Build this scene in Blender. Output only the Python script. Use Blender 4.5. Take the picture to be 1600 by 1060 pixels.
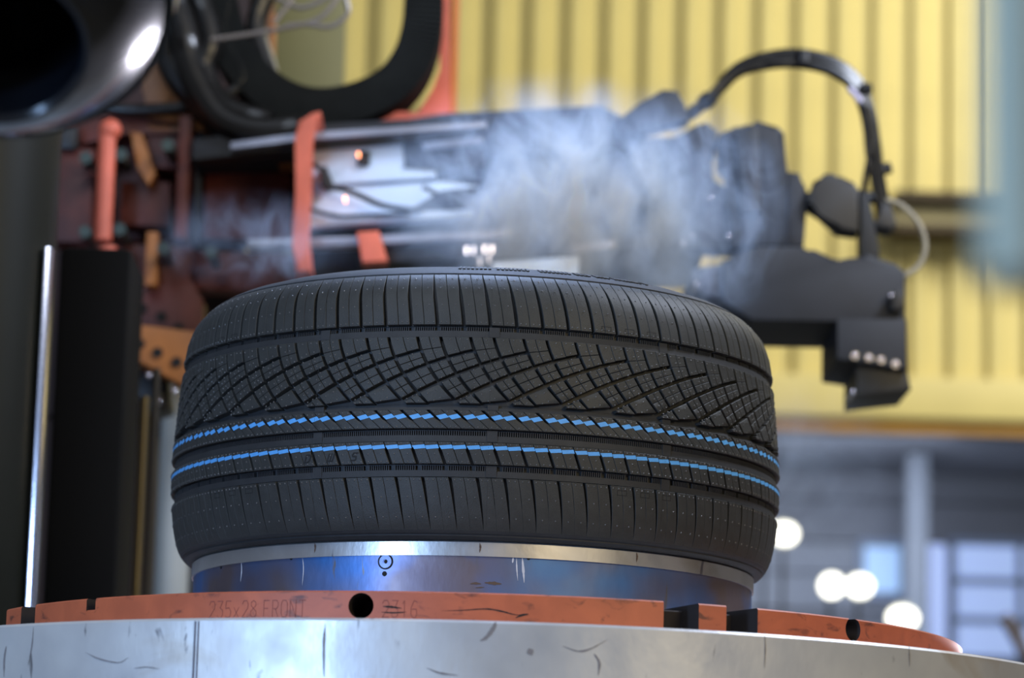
import bpy, bmesh, math, random
from mathutils import Vector, Matrix
random.seed(7)
PI = math.pi
S = bpy.context.scene
for o in list(bpy.data.objects): bpy.data.objects.remove(o)
C = S.collection
ZO = 1.2                      # height of the camera above the shop floor

# ------------------------------------------------------------------ camera
FPX, PITCH, ROLL, YAW, DIST = 4995.3, .1828, .0256, .0103, 3.5713
cam_pos = Vector((0, -DIST, ZO))
F_ = Vector((math.cos(PITCH)*math.sin(YAW), math.cos(PITCH)*math.cos(YAW), math.sin(PITCH)))
r0_ = Vector((math.cos(YAW), -math.sin(YAW), 0)); u0_ = r0_.cross(F_)
R_ = r0_*math.cos(ROLL) + u0_*math.sin(ROLL)
U_ = -r0_*math.sin(ROLL) + u0_*math.cos(ROLL)
cd = bpy.data.cameras.new('camera'); cam = bpy.data.objects.new('camera', cd); C.objects.link(cam)
cd.sensor_width = 36; cd.lens = 36*FPX/1600; cd.clip_start = .05; cd.clip_end = 200
cd.dof.use_dof = True; cd.dof.focus_distance = 3.27; cd.dof.aperture_fstop = 5.0; cd.dof.aperture_blades = 0
m = Matrix((R_, U_, -F_)).transposed().to_4x4(); m.translation = cam_pos
cam.matrix_world = m
S.camera = cam

# ------------------------------------------------------------------ world, lamps, exposure
w = bpy.data.worlds.new('world'); S.world = w; w.use_nodes = True
w.node_tree.nodes['Background'].inputs[0].default_value = (.80, .86, 1, 1)
w.node_tree.nodes['Background'].inputs[1].default_value = .10
def area(name, loc, target, size, power, col, sy=None, spread=180):
    l = bpy.data.lights.new(name, 'AREA'); l.energy = power; l.color = col
    l.size = size; l.spread = math.radians(spread)
    if sy: l.shape = 'RECTANGLE'; l.size_y = sy
    o = bpy.data.objects.new(name, l); C.objects.link(o); o.location = loc
    o.rotation_euler = (Vector(target)-Vector(loc)).to_track_quat('-Z', 'Y').to_euler()
    return o
area('cool_work_lamp', (-2.15, -3.7, ZO+.45), (0, 0, ZO+.4), .5, 92, (.38, .60, 1), .9)
area('cool_hall_lamp', (-1.2, -2.6, ZO+3.2), (0, .3, ZO+.4), 1.6, 55, (.74, .84, 1))
area('warm_hall_lamp', (2.4, -3.4, ZO+1.9), (.2, .2, ZO+.5), 1.3, 60, (1, .80, .46))
area('machine_lamp', (1.6, .3, ZO+2.6), (-.3, 1.8, ZO+1.1), .5, 80, (.74, .82, 1))
area('housing_highlight_fill', (1.10, .85, ZO+.22), (-.25, -1.37, ZO+.60), .10, 2.4, (.88, .86, 1), .45, 8)  # unseen lamp added to make the highlight streak on the round housing
area('wall_lamp', (4.8, 5.9, ZO+5.6), (1.4, 10, ZO+3.2), 2.6, 560, (1, .97, .86))
area('bay_fill', (1.6, 11.0, ZO+1.9), (1.8, 12.4, ZO+1.2), 1.2, 24, (.72, .82, 1))  # unseen fill added to brighten the back bay
area('steam_fill', (.0, .75, ZO+2.4), (.08, .4, ZO+.85), .4, 8.5, (.46, .62, 1), None, 60)  # unseen blue fill added to light up the steam
S.view_settings.view_transform = 'Standard'; S.view_settings.look = 'None'
S.view_settings.gamma = 1; S.view_settings.use_curve_mapping = False
S.view_settings.exposure = 0

# ------------------------------------------------------------------ helpers
def at(px, py, Y):
    """world point where the ray through photo pixel meets the vertical plane y=Y"""
    a, b = px-800, py-530
    d = F_*FPX + R_*a - U_*b
    t = (Y-cam_pos.y)/d.y
    return cam_pos + d*t
def topx(P):
    v = Vector(P)-cam_pos
    k = FPX/v.dot(F_)
    return 800+k*v.dot(R_), 530-k*v.dot(U_)
def phi_at(px, R, z):
    lo, hi = -1.35, 1.40
    for _ in range(40):
        mm = (lo+hi)/2
        if topx((R*math.sin(mm), -R*math.cos(mm), ZO+z))[0] < px: lo = mm
        else: hi = mm
    return (lo+hi)/2

MATS = {}
def mat(name, col, rough=.5, metal=0, var=0, vscale=20, bump=0, bscale=200, col2=None, spec=.5, coat=0):
    if name in MATS: return MATS[name]
    mt = bpy.data.materials.new(name); mt.use_nodes = True; MATS[name] = mt
    nt = mt.node_tree; b = nt.nodes['Principled BSDF']
    b.inputs['Roughness'].default_value = rough; b.inputs['Metallic'].default_value = metal
    b.inputs['Specular IOR Level'].default_value = spec; b.inputs['Coat Weight'].default_value = coat
    tc = nt.nodes.new('ShaderNodeTexCoord')
    n = nt.nodes.new('ShaderNodeTexNoise'); n.inputs['Scale'].default_value = vscale; n.inputs['Detail'].default_value = 6
    nt.links.new(tc.outputs['Object'], n.inputs['Vector'])
    r = nt.nodes.new('ShaderNodeValToRGB')
    c2 = col2 or tuple(c*(1-var) for c in col)
    r.color_ramp.elements[0].position = .35; r.color_ramp.elements[1].position = .65
    r.color_ramp.elements[0].color = (*c2, 1); r.color_ramp.elements[1].color = (*col, 1)
    nt.links.new(n.outputs['Fac'], r.inputs['Fac']); nt.links.new(r.outputs['Color'], b.inputs['Base Color'])
    if bump:
        n2 = nt.nodes.new('ShaderNodeTexNoise'); n2.inputs['Scale'].default_value = bscale; n2.inputs['Detail'].default_value = 4
        nt.links.new(tc.outputs['Object'], n2.inputs['Vector'])
        bp = nt.nodes.new('ShaderNodeBump'); bp.inputs['Strength'].default_value = bump; bp.inputs['Distance'].default_value = .001
        nt.links.new(n2.outputs['Fac'], bp.inputs['Height']); nt.links.new(bp.outputs['Normal'], b.inputs['Normal'])
    return mt
def emit(name, col, k):
    mt = bpy.data.materials.new(name); mt.use_nodes = True
    b = mt.node_tree.nodes['Principled BSDF']; b.inputs['Base Color'].default_value = (*col, 1)
    b.inputs['Emission Color'].default_value = (*col, 1); b.inputs['Emission Strength'].default_value = k
    return mt
RUB = mat('rubber', (.040, .041, .039), .50, 0, .2, 60, .35, 900, spec=.30)
NUB = mat('vent_nub_rubber', (.085, .085, .085), .28, 0, .1, 60, spec=.6)  # lighter than the tread: the nubs' glint is put into the colour
RUB2 = mat('rubber_groove_shaded', (.030, .031, .033), .6, 0, .2, 60, .2, 900, spec=.35)  # slightly darker rubber copy: groove shade put into the colour
BLUE = mat('blue_paint', (.10, .38, .80), .55, 0, .12, 150)
INK = mat('dark_ink', (.006, .006, .006), .8)
BLK = mat('black_plastic', (.008, .0085, .010), .45, 0, .3, 30)
BLKG = mat('gloss_black', (.008, .009, .012), .16, 0, .3, 8, .1, 40, spec=.6, coat=.5)
GREY = mat('dark_machine_grey', (.013, .0145, .020), .6, 0, .35, 14, .2, 120)
ORG = mat('orange_machine_paint', (.80, .17, .095), .5, 0, .35, 9, .15, 90)
ORGD = mat('worn_orange_paint_shaded', (.15, .024, .012), .55, 0, .6, 10, .2, 60)  # same orange paint darkened: shade of the recesses put into the colour
YORG = mat('yellow_orange_paint', (.42, .15, .03), .5, 0, .4, 12, .2, 60)
SIL = mat('brushed_silver', (.66, .80, 1.0), .45, 0, .12, 12, .1, 60)
RAIL = mat('rail_steel', (.36, .38, .47), .4, .55, .3, 8)
BOLT = mat('zinc_bolt', (.045, .062, .055), .4, .7, .3, 40)
CHR = mat('chrome', (.85, .82, .9), .22, 1, .1, 20)
DARKM = mat('dark_olive_steel', (.010, .010, .005), .45, 0, .4, 3, spec=.25)
PIPE = mat('pale_grey_paint', (.42, .44, .42), .5, 0, .15, 4)
PALE = mat('pale_green_guard', (.46, .47, .34), .5, 0, .1, 6)
CAB = mat('cable_black', (.007, .006, .005), .35, 0, .3, 50, coat=.1)
TUBE = mat('clear_hose', (.34, .30, .22), .3, 0, .2, 20)

def finish(name, me, m_, parent=None, smooth=True, ang=30):
    me.materials.append(m_)
    if smooth:
        me.polygons.foreach_set('use_smooth', [True]*len(me.polygons))
        me.set_sharp_from_angle(angle=math.radians(ang))
    o = bpy.data.objects.new(name, me); C.objects.link(o)
    if parent: o.parent = parent
    return o
def obj(name, bm, m_, parent=None, smooth=True, ang=30):
    bmesh.ops.recalc_face_normals(bm, faces=bm.faces)
    me = bpy.data.meshes.new(name); bm.to_mesh(me); bm.free()
    return finish(name, me, m_, parent, smooth, ang)
def tag(o, label=None, cat=None, group=None, kind=None):
    if label: o['label'] = label
    if cat: o['category'] = cat
    if group: o['group'] = group
    if kind: o['kind'] = kind
    return o
def thing(name, label, cat, group=None, loc=None):
    o = bpy.data.objects.new(name, None); C.objects.link(o); o.empty_display_size = .05
    if loc is not None: o.location = loc; o['_off'] = 1
    return tag(o, label, cat, group)
def add_box(bm, x0, x1, y0, y1, z0, z1, bev=0):
    r = bmesh.ops.create_cube(bm, size=1)
    for v in r['verts']:
        v.co = Vector(((x0+x1)/2+v.co.x*(x1-x0), (y0+y1)/2+v.co.y*(y1-y0), (z0+z1)/2+v.co.z*(z1-z0)))
    if bev:
        es = {e for v in r['verts'] for e in v.link_edges}
        bmesh.ops.bevel(bm, geom=list(es), offset=bev, segments=2, affect='EDGES', profile=.6)
def boxpx(bm, x0, y0, x1, y1, Y0, Y1, bev=.004):
    """upright box whose front face spans these photo pixels in the plane y=Y0"""
    a = at(x0, y1, Y0); b = at(x1, y0, Y0)
    add_box(bm, a.x, b.x, Y0, Y1, a.z, b.z, bev)
def add_prism(bm, pts, Y0, Y1, bev=.004):
    """outline given by photo pixels in plane Y0, extruded back to Y1"""
    f = [bm.verts.new(at(x, y, Y0)) for x, y in pts]
    g = [bm.verts.new(Vector((v.co.x, Y1, v.co.z))) for v in f]
    n = len(f)
    fs = [bm.faces.new(f), bm.faces.new(g[::-1])]
    for i in range(n): fs.append(bm.faces.new((f[i], g[i], g[(i+1) % n], f[(i+1) % n])))
    if bev:
        bmesh.ops.bevel(bm, geom=list(fs[0].edges), offset=bev, segments=2, affect='EDGES', profile=.6)
def add_cyl(bm, a, b, r, n=20, r2=None, bev=0):
    a, b = Vector(a), Vector(b); d = b-a; q = d.to_track_quat('Z', 'Y').to_matrix()
    r2 = r if r2 is None else r2
    A = [bm.verts.new(a+q@Vector((r*math.cos(2*PI*i/n), r*math.sin(2*PI*i/n), 0))) for i in range(n)]
    B = [bm.verts.new(b+q@Vector((r2*math.cos(2*PI*i/n), r2*math.sin(2*PI*i/n), 0))) for i in range(n)]
    bm.faces.new(A[::-1]); bm.faces.new(B)
    for i in range(n): bm.faces.new((A[i], A[(i+1) % n], B[(i+1) % n], B[i]))
def spline(pts, n=8):
    P = [Vector(p) for p in pts]; P = [2*P[0]-P[1]]+P+[2*P[-1]-P[-2]]; out = []
    for i in range(1, len(P)-2):
        for k in range(n):
            t = k/n; a, b, c, d = P[i-1:i+3]
            out.append(.5*((2*b)+(c-a)*t+(2*a-5*b+4*c-d)*t*t+(3*b-a-3*c+d)*t**3))
    out.append(P[-2]); return out
def add_tube(bm, pts, r, n=10, sm=8, rib=0):
    P = spline(pts, sm) if sm else [Vector(p) for p in pts]
    prev = None; up = Vector((0, 1, 0)); rings = []
    for i, p in enumerate(P):
        t = (P[min(i+1, len(P)-1)]-P[max(i-1, 0)]).normalized()
        s = t.cross(up)
        if s.length < 1e-3: s = t.cross(Vector((1, 0, 0)))
        s.normalize(); q = s.cross(t).normalized(); up = q if prev is None else (q if q.dot(up) > 0 else -q); prev = 1
        s = t.cross(up).normalized()
        rr = r*(1-rib*(i % 2))
        rings.append([bm.verts.new(p+s*(rr*math.cos(2*PI*k/n))+up*(rr*math.sin(2*PI*k/n))) for k in range(n)])
    bm.faces.new(rings[0]); bm.faces.new(rings[-1][::-1])
    for a, b in zip(rings, rings[1:]):
        for k in range(n): bm.faces.new((a[k], a[(k+1) % n], b[(k+1) % n], b[k]))
def lathe(bm, prof, n=192, c=(0, 0), a0=0, a1=2*PI, close=False):
    """revolve (R,z) about the vertical through c; angle 0 faces the camera"""
    full = abs(a1-a0-2*PI) < 1e-6; cols = []
    for i in range(n if full else n+1):
        a = a0+(a1-a0)*i/n
        cols.append([bm.verts.new((c[0]+R*math.sin(a), c[1]-R*math.cos(a), ZO+z)) for R, z in prof])
    m_ = len(prof)
    for i in range(n):
        A, B = cols[i], cols[(i+1) % len(cols)]
        for k in range(m_ if close else m_-1):
            bm.faces.new((A[k], B[k], B[(k+1) % m_], A[(k+1) % m_]))
    if not full and close: bm.faces.new(cols[0]).material_index = 1; bm.faces.new(cols[-1][::-1]).material_index = 1

# ================================================================== SETTING
YW = 10
fm = mat('shop_floor', (.16, .16, .15), .5, 0, .3, 2, .1, 20)
bm = bmesh.new(); add_box(bm, -7, 7, -5, 15, -.1, 0); tag(obj('floor', bm, fm, smooth=False), kind='structure')
zb = at(1300, 664, YW).z                     # lower edge of the yellow cladding
yel = mat('yellow_cladding', (.60, .50, .18), .55, 0, .1, 3)
yel2 = mat('ochre_trim', (.48, .25, .035), .6, 0, .25, 4)
wb = bpy.data.objects.new('wall_back', None); C.objects.link(wb); tag(wb, kind='structure')
PW = .168
pm = bpy.data.meshes.new('cladding_panel')
q = [(0, 0), (.050, 0), (.062, .034), (.150, .034), (.162, 0), (PW, 0)]
vs = []; fs = []
for x, y in q: vs += [(x, y, 0), (x, y, 4.6)]
for x, y in ((PW, .045), (0, .045)): vs += [(x, y, 0), (x, y, 4.6)]
nq = len(q)+2
for i in range(nq):
    j = (i+1) % nq; fs.append((2*i, 2*j, 2*j+1, 2*i+1))
pm.from_pydata(vs, [], fs); pm.materials.append(yel)
for i in range(-24, 28):
    o = bpy.data.objects.new('cladding_panel', pm); C.objects.link(o); o.parent = wb
    o.location = (i*PW+.03, YW, zb+.12)
bm = bmesh.new(); add_box(bm, -4.1, 4.8, YW-.05, YW+.05, zb+.03, zb+.21, .004); obj('cladding_sill', bm, yel, wb)
bm = bmesh.new(); add_box(bm, -4.1, 4.8, YW-.01, YW+.05, zb-.03, zb+.03, .004); obj('cladding_trim', bm, yel2, wb)
# beam bracket on the wall, right
bm = bmesh.new(); a = at(1395, 366, YW-.12); b = at(1560, 308, YW-.12)
olive = mat('olive_beam', (.26, .22, .10), .6, 0, .3, 4)
brown = mat('brown_beam_flange', (.055, .035, .012), .7, 0, .3, 6)
tr = tag(bpy.data.objects.new('trim_1', None), kind='structure'); C.objects.link(tr)
add_box(bm, a.x, 4.6, YW-.12, YW-.005, a.z+.03, b.z-.03); obj('beam_web', bm, olive, tr)
for z in (a.z, b.z-.035):
    bm = bmesh.new(); add_box(bm, a.x, 4.6, YW-.20, YW-.005, z, z+.035); obj('beam_flange', bm, brown, tr)

# grey back bay below the cladding, seen beyond the opening
YB = 12.4
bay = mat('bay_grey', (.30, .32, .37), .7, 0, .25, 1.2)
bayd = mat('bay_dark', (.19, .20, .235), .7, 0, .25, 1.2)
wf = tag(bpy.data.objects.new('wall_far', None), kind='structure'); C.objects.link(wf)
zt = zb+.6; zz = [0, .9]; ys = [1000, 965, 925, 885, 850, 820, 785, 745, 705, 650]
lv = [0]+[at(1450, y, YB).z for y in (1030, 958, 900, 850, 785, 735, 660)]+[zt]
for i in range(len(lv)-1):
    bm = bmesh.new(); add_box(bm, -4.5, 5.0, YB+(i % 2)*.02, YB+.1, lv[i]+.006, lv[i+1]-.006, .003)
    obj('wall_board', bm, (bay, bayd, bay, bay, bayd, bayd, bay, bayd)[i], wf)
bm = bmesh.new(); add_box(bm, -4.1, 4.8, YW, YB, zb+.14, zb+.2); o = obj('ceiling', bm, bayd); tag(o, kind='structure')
bm = bmesh.new(); a = at(1418, 1000, 11.6); b = at(1452, 640, 11.6)
add_box(bm, a.x, b.x, 11.6, 11.75, 0, zb+.13, .01); o = obj('trim_2', bm, mat('column_grey', (.20, .22, .26), .6, 0, .1, 3)); tag(o, kind='structure')
# bright windows
def window(name, x0, y0, x1, y1, nx, ny, k, col=(.50, .64, 1)):
    a = at(x0, y1, YB-.06); b = at(x1, y0, YB-.06)
    bm = bmesh.new(); t = .035
    for i in range(nx+1):
        x = a.x+(b.x-a.x)*i/nx; add_box(bm, x-t/2, x+t/2, YB-.06, YB-.01, a.z, b.z)
    for i in range(ny+1):
        z = a.z+(b.z-a.z)*i/ny; add_box(bm, a.x, b.x, YB-.065, YB-.01, z-t/2, z+t/2)
    w_ = tag(obj(name, bm, mat('frame_pale', (.20, .25, .36), .5)), kind='structure')
    em = emit(name+'_pane', col, k)
    for i in range(nx):
        for j in range(ny):
            bm = bmesh.new(); add_box(bm, a.x+(b.x-a.x)*i/nx+t/2, a.x+(b.x-a.x)*(i+1)/nx-t/2, YB-.045, YB-.035, a.z+(b.z-a.z)*j/ny+t/2, a.z+(b.z-a.z)*(j+1)/ny-t/2)
            obj('window_pane', bm, em, w_)
window('window_1', 1488, 852, 1700, 1030, 2, 3, .42)
window('window_2', 1345, 850, 1412, 930, 1, 1, .22, (.50, .72, 1))
bm = bmesh.new(); a = at(1424, 1040, 11.9); b = at(1480, 850, 11.9)
add_box(bm, a.x, b.x, 11.9, 11.95, a.z-.3, b.z, .02)
tag(obj('glowing_strip', bm, emit('strip_glow', (.50, .62, 1), .5)), 'tall pale blue glowing strip beside the bright window at lower right', 'panel')  # pale strip made to glow by emission

# round hall lamps
def lamp(px, py, rx, rz, label):
    p = at(px, py, 9.0)
    t = thing('bay_lamp', label, 'lamp', 'round lamps in the far bay')
    bm = bmesh.new(); add_cyl(bm, (p.x, 9.0, p.z), (p.x, 9.02, p.z), rx, 24)
    for v in bm.verts: v.co.z = p.z+(v.co.z-p.z)*rz
    obj('lens', bm, emit('lamp_glow', (1, .98, .86), 3.2), t)
    bm = bmesh.new(); add_cyl(bm, (p.x, 9.021, p.z), (p.x, 9.13, p.z), rx*1.03, 24, rx*.5)
    obj('housing', bm, PIPE, t)
    bm = bmesh.new(); add_cyl(bm, (p.x, 9.08, p.z), (p.x, 9.08, 0), .008, 8); obj('stand_pole', bm, GREY, t)
lamp(1226, 834, .052, .8, 'glowing round lamp just right of the tyre shoulder')
lamp(1196, 822, .030, .8, 'glowing round lamp half hidden by the tyre shoulder')
lamp(1300, 915, .046, 1, 'glowing round lamp, left one of the touching pair above the orange ring')
lamp(1344, 916, .050, .85, 'glowing round lamp, right one of the touching pair above the orange ring')
lamp(1411, 966, .058, .75, 'lowest glowing round lamp, just above the orange ring')
bm = bmesh.new(); a = at(1568, 962, 8); b = at(1640, 1090, 8)
add_tube(bm, [(a.x, 8, a.z), (b.x, 8, b.z)], .022, 10, 0)
tag(obj('support_strut', bm, mat('brown_strut', (.10, .07, .05), .6)), 'brown slanted strut at the lower right edge', 'strut')

# ================================================================== TURNTABLE
def steel(name, a, b, stain, rough, blue=None, metal=.8):
    mt = bpy.data.materials.new(name); mt.use_nodes = True; nt = mt.node_tree; N = nt.nodes; L = nt.links
    bs = N['Principled BSDF']; bs.inputs['Metallic'].default_value = metal
    tc = N.new('ShaderNodeTexCoord')
    def noise(sc, det, vec_scale=None, dist=0):
        n = N.new('ShaderNodeTexNoise'); n.inputs['Scale'].default_value = sc; n.inputs['Detail'].default_value = det; n.inputs['Distortion'].default_value = dist
        mp = N.new('ShaderNodeMapping'); mp.inputs['Scale'].default_value = vec_scale or (1, 1, 1)
        L.new(tc.outputs['Object'], mp.inputs[0]); L.new(mp.outputs[0], n.inputs['Vector']); return n.outputs['Fac']
    def ramp(f, p0, p1, c0=(0, 0, 0), c1=(1, 1, 1)):
        r = N.new('ShaderNodeValToRGB'); r.color_ramp.elements[0].position = p0; r.color_ramp.elements[1].position = p1
        r.color_ramp.elements[0].color = (*c0, 1); r.color_ramp.elements[1].color = (*c1, 1); L.new(f, r.inputs[0]); return r.outputs[0]
    def mix(f, x, y):
        mx = N.new('ShaderNodeMix'); mx.data_type = 'RGBA'; L.new(f, mx.inputs[0])
        for i, v in ((6, x), (7, y)):
            if isinstance(v, tuple): mx.inputs[i].default_value = (*v, 1)
            else: L.new(v, mx.inputs[i])
        return mx.outputs[2]
    c = mix(ramp(noise(7, 8), .38, .62), a, b)
    c = mix(ramp(noise(5, 9, (1, 1, 1), 1.5), .60, .76), c, stain)
    if blue:
        c = mix(ramp(noise(5.5, 3), .42, .60), c, blue)
    # thin scratches and smears
    c = mix(ramp(noise(26, 5, (1, 1, .25), 2.2), .665, .72), c, (.16, .15, .16))
    c = mix(ramp(noise(90, 4, (1, 1, .12), 1), .72, .76), c, (.2, .19, .19))
    L.new(c, bs.inputs['Base Color'])
    L.new(ramp(noise(12, 6), .3, .7, (rough-.1,)*3, (rough+.14,)*3), bs.inputs['Roughness'])
    bp = N.new('ShaderNodeBump'); bp.inputs['Strength'].default_value = .25; bp.inputs['Distance'].default_value = .0008
    L.new(noise(120, 6, (1, 1, .5)), bp.inputs['Height']); L.new(bp.outputs[0], bs.inputs['Normal'])
    return mt
DECK = steel('worn_deck_steel', (.52, .52, .53), (.66, .65, .62), (.40, .31, .21), .38, metal=.4)
BAND = steel('machined_band_steel', (.42, .42, .42), (.58, .57, .56), (.28, .24, .18), .36)
DRUM = steel('blue_drum_steel', (.17, .14, .17), (.20, .16, .16), (.17, .12, .06), .46, blue=(.06, .20, .52))  # noise mixes blue patches into the drum colour
table = thing('turntable', 'round worn steel turntable deck under the orange ring', 'turntable')
bm = bmesh.new(); RT, ZT = .6705, .2757
lathe(bm, [(0, ZT), (RT-.0025, ZT), (RT, ZT-.0025), (RT, -.05), (RT-.02, -.06), (.45, -.12), (.45, -ZO), (0, -ZO)], 256)
obj('deck', bm, DECK, table)
for px, wd in ((299, .0012), (304.5, .0009)):
    ph = phi_at(px, RT, .2); bm = bmesh.new()
    lathe(bm, [(RT-.002, ZT-.003), (RT+.0006, ZT-.003), (RT+.0006, -.04), (RT-.002, -.04)], 2, a0=ph, a1=ph+wd/RT*1.4, close=True)
    obj('deck_seam', bm, mat('seam_dark', (.10, .09, .12), .6), table)

ring = thing('segmented_ring', 'worn orange painted ring of segments lying on the steel turntable', 'ring')
def worn_orange():
    mt = bpy.data.materials.new('worn_ring_orange'); mt.use_nodes = True; nt = mt.node_tree; N = nt.nodes; L = nt.links
    bs = N['Principled BSDF']; bs.inputs['Roughness'].default_value = .5
    tc = N.new('ShaderNodeTexCoord')
    def nz(sc, p0, p1, sca=(1, 1, 1)):
        mp = N.new('ShaderNodeMapping'); mp.inputs['Scale'].default_value = sca
        n = N.new('ShaderNodeTexNoise'); n.inputs['Scale'].default_value = sc; n.inputs['Detail'].default_value = 8; n.inputs['Distortion'].default_value = .6
        L.new(tc.outputs['Object'], mp.inputs[0]); L.new(mp.outputs[0], n.inputs['Vector'])
        r = N.new('ShaderNodeValToRGB'); r.color_ramp.elements[0].position = p0; r.color_ramp.elements[1].position = p1; L.new(n.outputs['Fac'], r.inputs[0]); return r.outputs[0]
    def mix(f, x, y):
        mx = N.new('ShaderNodeMix'); mx.data_type = 'RGBA'; L.new(f, mx.inputs[0])
        for i, v in ((6, x), (7, y)):
            if isinstance(v, tuple): mx.inputs[i].default_value = (*v, 1)
            else: L.new(v, mx.inputs[i])
        return mx.outputs[2]
    c = mix(nz(30, .35, .65), (.36, .085, .035), (.44, .105, .042))
    c = mix(nz(45, .58, .72, (1, 1, 2)), c, (.13, .035, .02))
    L.new(c, bs.inputs['Base Color']); return mt
RO = worn_orange(); RR, RZ1 = .5429, .3142
EDGE = mat('dark_slot_edge', (.016, .010, .009), .8, 0, .3, 30)  # unpainted slot steel, with the shade inside the slots put into its colour
def seg(a0, a1, z0=ZT, z1=RZ1, Ro=RR, Ri=.455, m_=RO, name='ring_segment'):
    bm = bmesh.new(); n = max(3, int((a1-a0)*60))
    lathe(bm, [(Ri, z0), (Ro, z0), (Ro, z1-.0015), (Ro-.0015, z1), (Ri, z1)], n, a0=a0, a1=a1, close=True)
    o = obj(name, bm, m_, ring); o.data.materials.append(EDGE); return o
ph = lambda px: phi_at(px, RR, .305)
segs = [(-1.9, -1.62), (ph(10), ph(33)), (ph(55), ph(135)), (ph(149), ph(1037)), (ph(1092), ph(1135)), (ph(1184), 1.75)]
seg_objs = [seg(*s) for s in segs]
seg(ph(134), ph(150), ZT, RZ1-.0115)                                   # floor of the small notch
seg(1.9, 4.2)
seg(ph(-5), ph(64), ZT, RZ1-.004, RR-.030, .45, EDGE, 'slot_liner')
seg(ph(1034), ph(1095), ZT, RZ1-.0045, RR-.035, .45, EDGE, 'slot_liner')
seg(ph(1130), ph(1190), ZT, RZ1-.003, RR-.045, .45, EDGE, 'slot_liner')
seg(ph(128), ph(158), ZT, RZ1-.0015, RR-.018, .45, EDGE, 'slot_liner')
def drill(o, px, py, r, R):
    """bore a real radial hole through the ring segment"""
    a = phi_at(px, R, .30); z = None
    lo, hi = .2, .4
    for _ in range(40):
        mm = (lo+hi)/2
        if topx((R*math.sin(a), -R*math.cos(a), ZO+mm))[1] > py: lo = mm
        else: hi = mm
    z = lo; bmc = bmesh.new(); d = Vector((math.sin(a), -math.cos(a), 0))
    add_cyl(bmc, d*(R-.06)+Vector((0, 0, ZO+z)), d*(R+.02)+Vector((0, 0, ZO+z)), r, 40)
    bmesh.ops.recalc_face_normals(bmc, faces=bmc.faces)
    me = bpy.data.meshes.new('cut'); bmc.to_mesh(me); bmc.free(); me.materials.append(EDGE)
    c = bpy.data.objects.new('cut', me); C.objects.link(c)
    md = o.modifiers.new('b', 'BOOLEAN'); md.object = c; md.operation = 'DIFFERENCE'; md.solver = 'EXACT'; md.material_mode = 'TRANSFER'
    dg = bpy.context.evaluated_depsgraph_get(); dg.update()
    new = bpy.data.meshes.new_from_object(o.evaluated_get(dg)); o.modifiers.remove(md); o.data = new
    bpy.data.objects.remove(c)
drill(seg_objs[3], 564, 947, .0123, RR)
drill(seg_objs[5], 1333, 984, .0118, RR)
# engraved lettering on the ring, single-stroke cutter lines
G = {'2': [[(0, .8), (.15, 1), (.5, 1), (.65, .8), (.6, .55), (0, 0), (.65, 0)]],
     '3': [[(0, 1), (.6, 1), (.3, .6), (.6, .45), (.6, .15), (.4, 0), (.1, 0), (0, .15)]],
     '5': [[(.6, 1), (.05, 1), (0, .55), (.4, .6), (.62, .35), (.5, .05), (.1, 0), (0, .12)]],
     'x': [[(0, 0), (.55, .6)], [(0, .6), (.55, 0)]],
     '8': [[(.3, .53), (.05, .7), (.05, .9), (.3, 1), (.55, .9), (.55, .7), (.3, .53), (0, .35), (0, .1), (.3, 0), (.6, .1), (.6, .35), (.3, .53)]],
     'F': [[(0, 0), (0, 1), (.6, 1)], [(0, .52), (.45, .52)]],
     'R': [[(0, 0), (0, 1), (.45, 1), (.6, .85), (.6, .65), (.45, .5), (0, .5)], [(.3, .5), (.62, 0)]],
     'O': [[(.15, 0), (0, .2), (0, .8), (.15, 1), (.5, 1), (.65, .8), (.65, .2), (.5, 0), (.15, 0)]],
     'N': [[(0, 0), (0, 1), (.62, 0), (.62, 1)]], 'T': [[(0, 1), (.7, 1)], [(.35, 1), (.35, 0)]],
     '1': [[(.1, .8), (.3, 1), (.3, 0)]], '6': [[(.6, .95), (.3, 1), (.02, .6), (0, .2), (.2, 0), (.45, 0), (.6, .2), (.55, .5), (.1, .5)]],
     'D': [[(0, 0), (0, 1), (.5, 1), (.7, .8), (.7, .2), (.5, 0), (0, 0)]],
     'W': [[(0, 1), (0, 0), (.4, 0), (.8, 0), (.8, 1)], [(.4, 0), (.4, 1)]],
     'S': [[(.7, 1), (.1, 1), (0, .8), (.1, .55), (.6, .5), (.7, .2), (.6, 0), (0, 0)]], ' ': []}
def letters(bm, text, a, z, hgt, R, wid, slant=0, space=.95, off=.0003, xs=1):
    """stroke ribbons lying on a cylinder of radius R(z)"""
    Rf = R if callable(R) else (lambda zz: R)
    cx = 0
    for ch in text:
        for st in G[ch]:
            pts = []
            for i in range(len(st)-1):
                (x0, y0), (x1, y1) = st[i], st[i+1]
                d = Vector((x1-x0, y1-y0)); 
                if d.length < 1e-6: continue
                n = Vector((-d.y, d.x)).normalized()*wid/hgt/2; e = d.normalized()*wid/hgt/2*.8
                c = [Vector((x0, y0))-e+n, Vector((x0, y0))-e-n, Vector((x1, y1))+e-n, Vector((x1, y1))+e+n]
                vs_ = []
                for p in c:
                    zz = z+p.y*hgt; aa = a+((cx+p.x)*xs+slant*p.y)*hgt/Rf(zz)
                    RRR = Rf(zz)+off+.00004*(i % 3); vs_.append(bm.verts.new((RRR*math.sin(aa), -RRR*math.cos(aa), ZO+zz)))
                bm.faces.new(vs_)
        cx += space if ch != ' ' else .5
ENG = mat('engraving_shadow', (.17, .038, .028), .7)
bm = bmesh.new(); letters(bm, '235x28 FRONT', ph(328), .2890, .0160, RR, .0006, xs=.60); obj('engraved_lettering', bm, ENG, ring, smooth=False)
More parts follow.
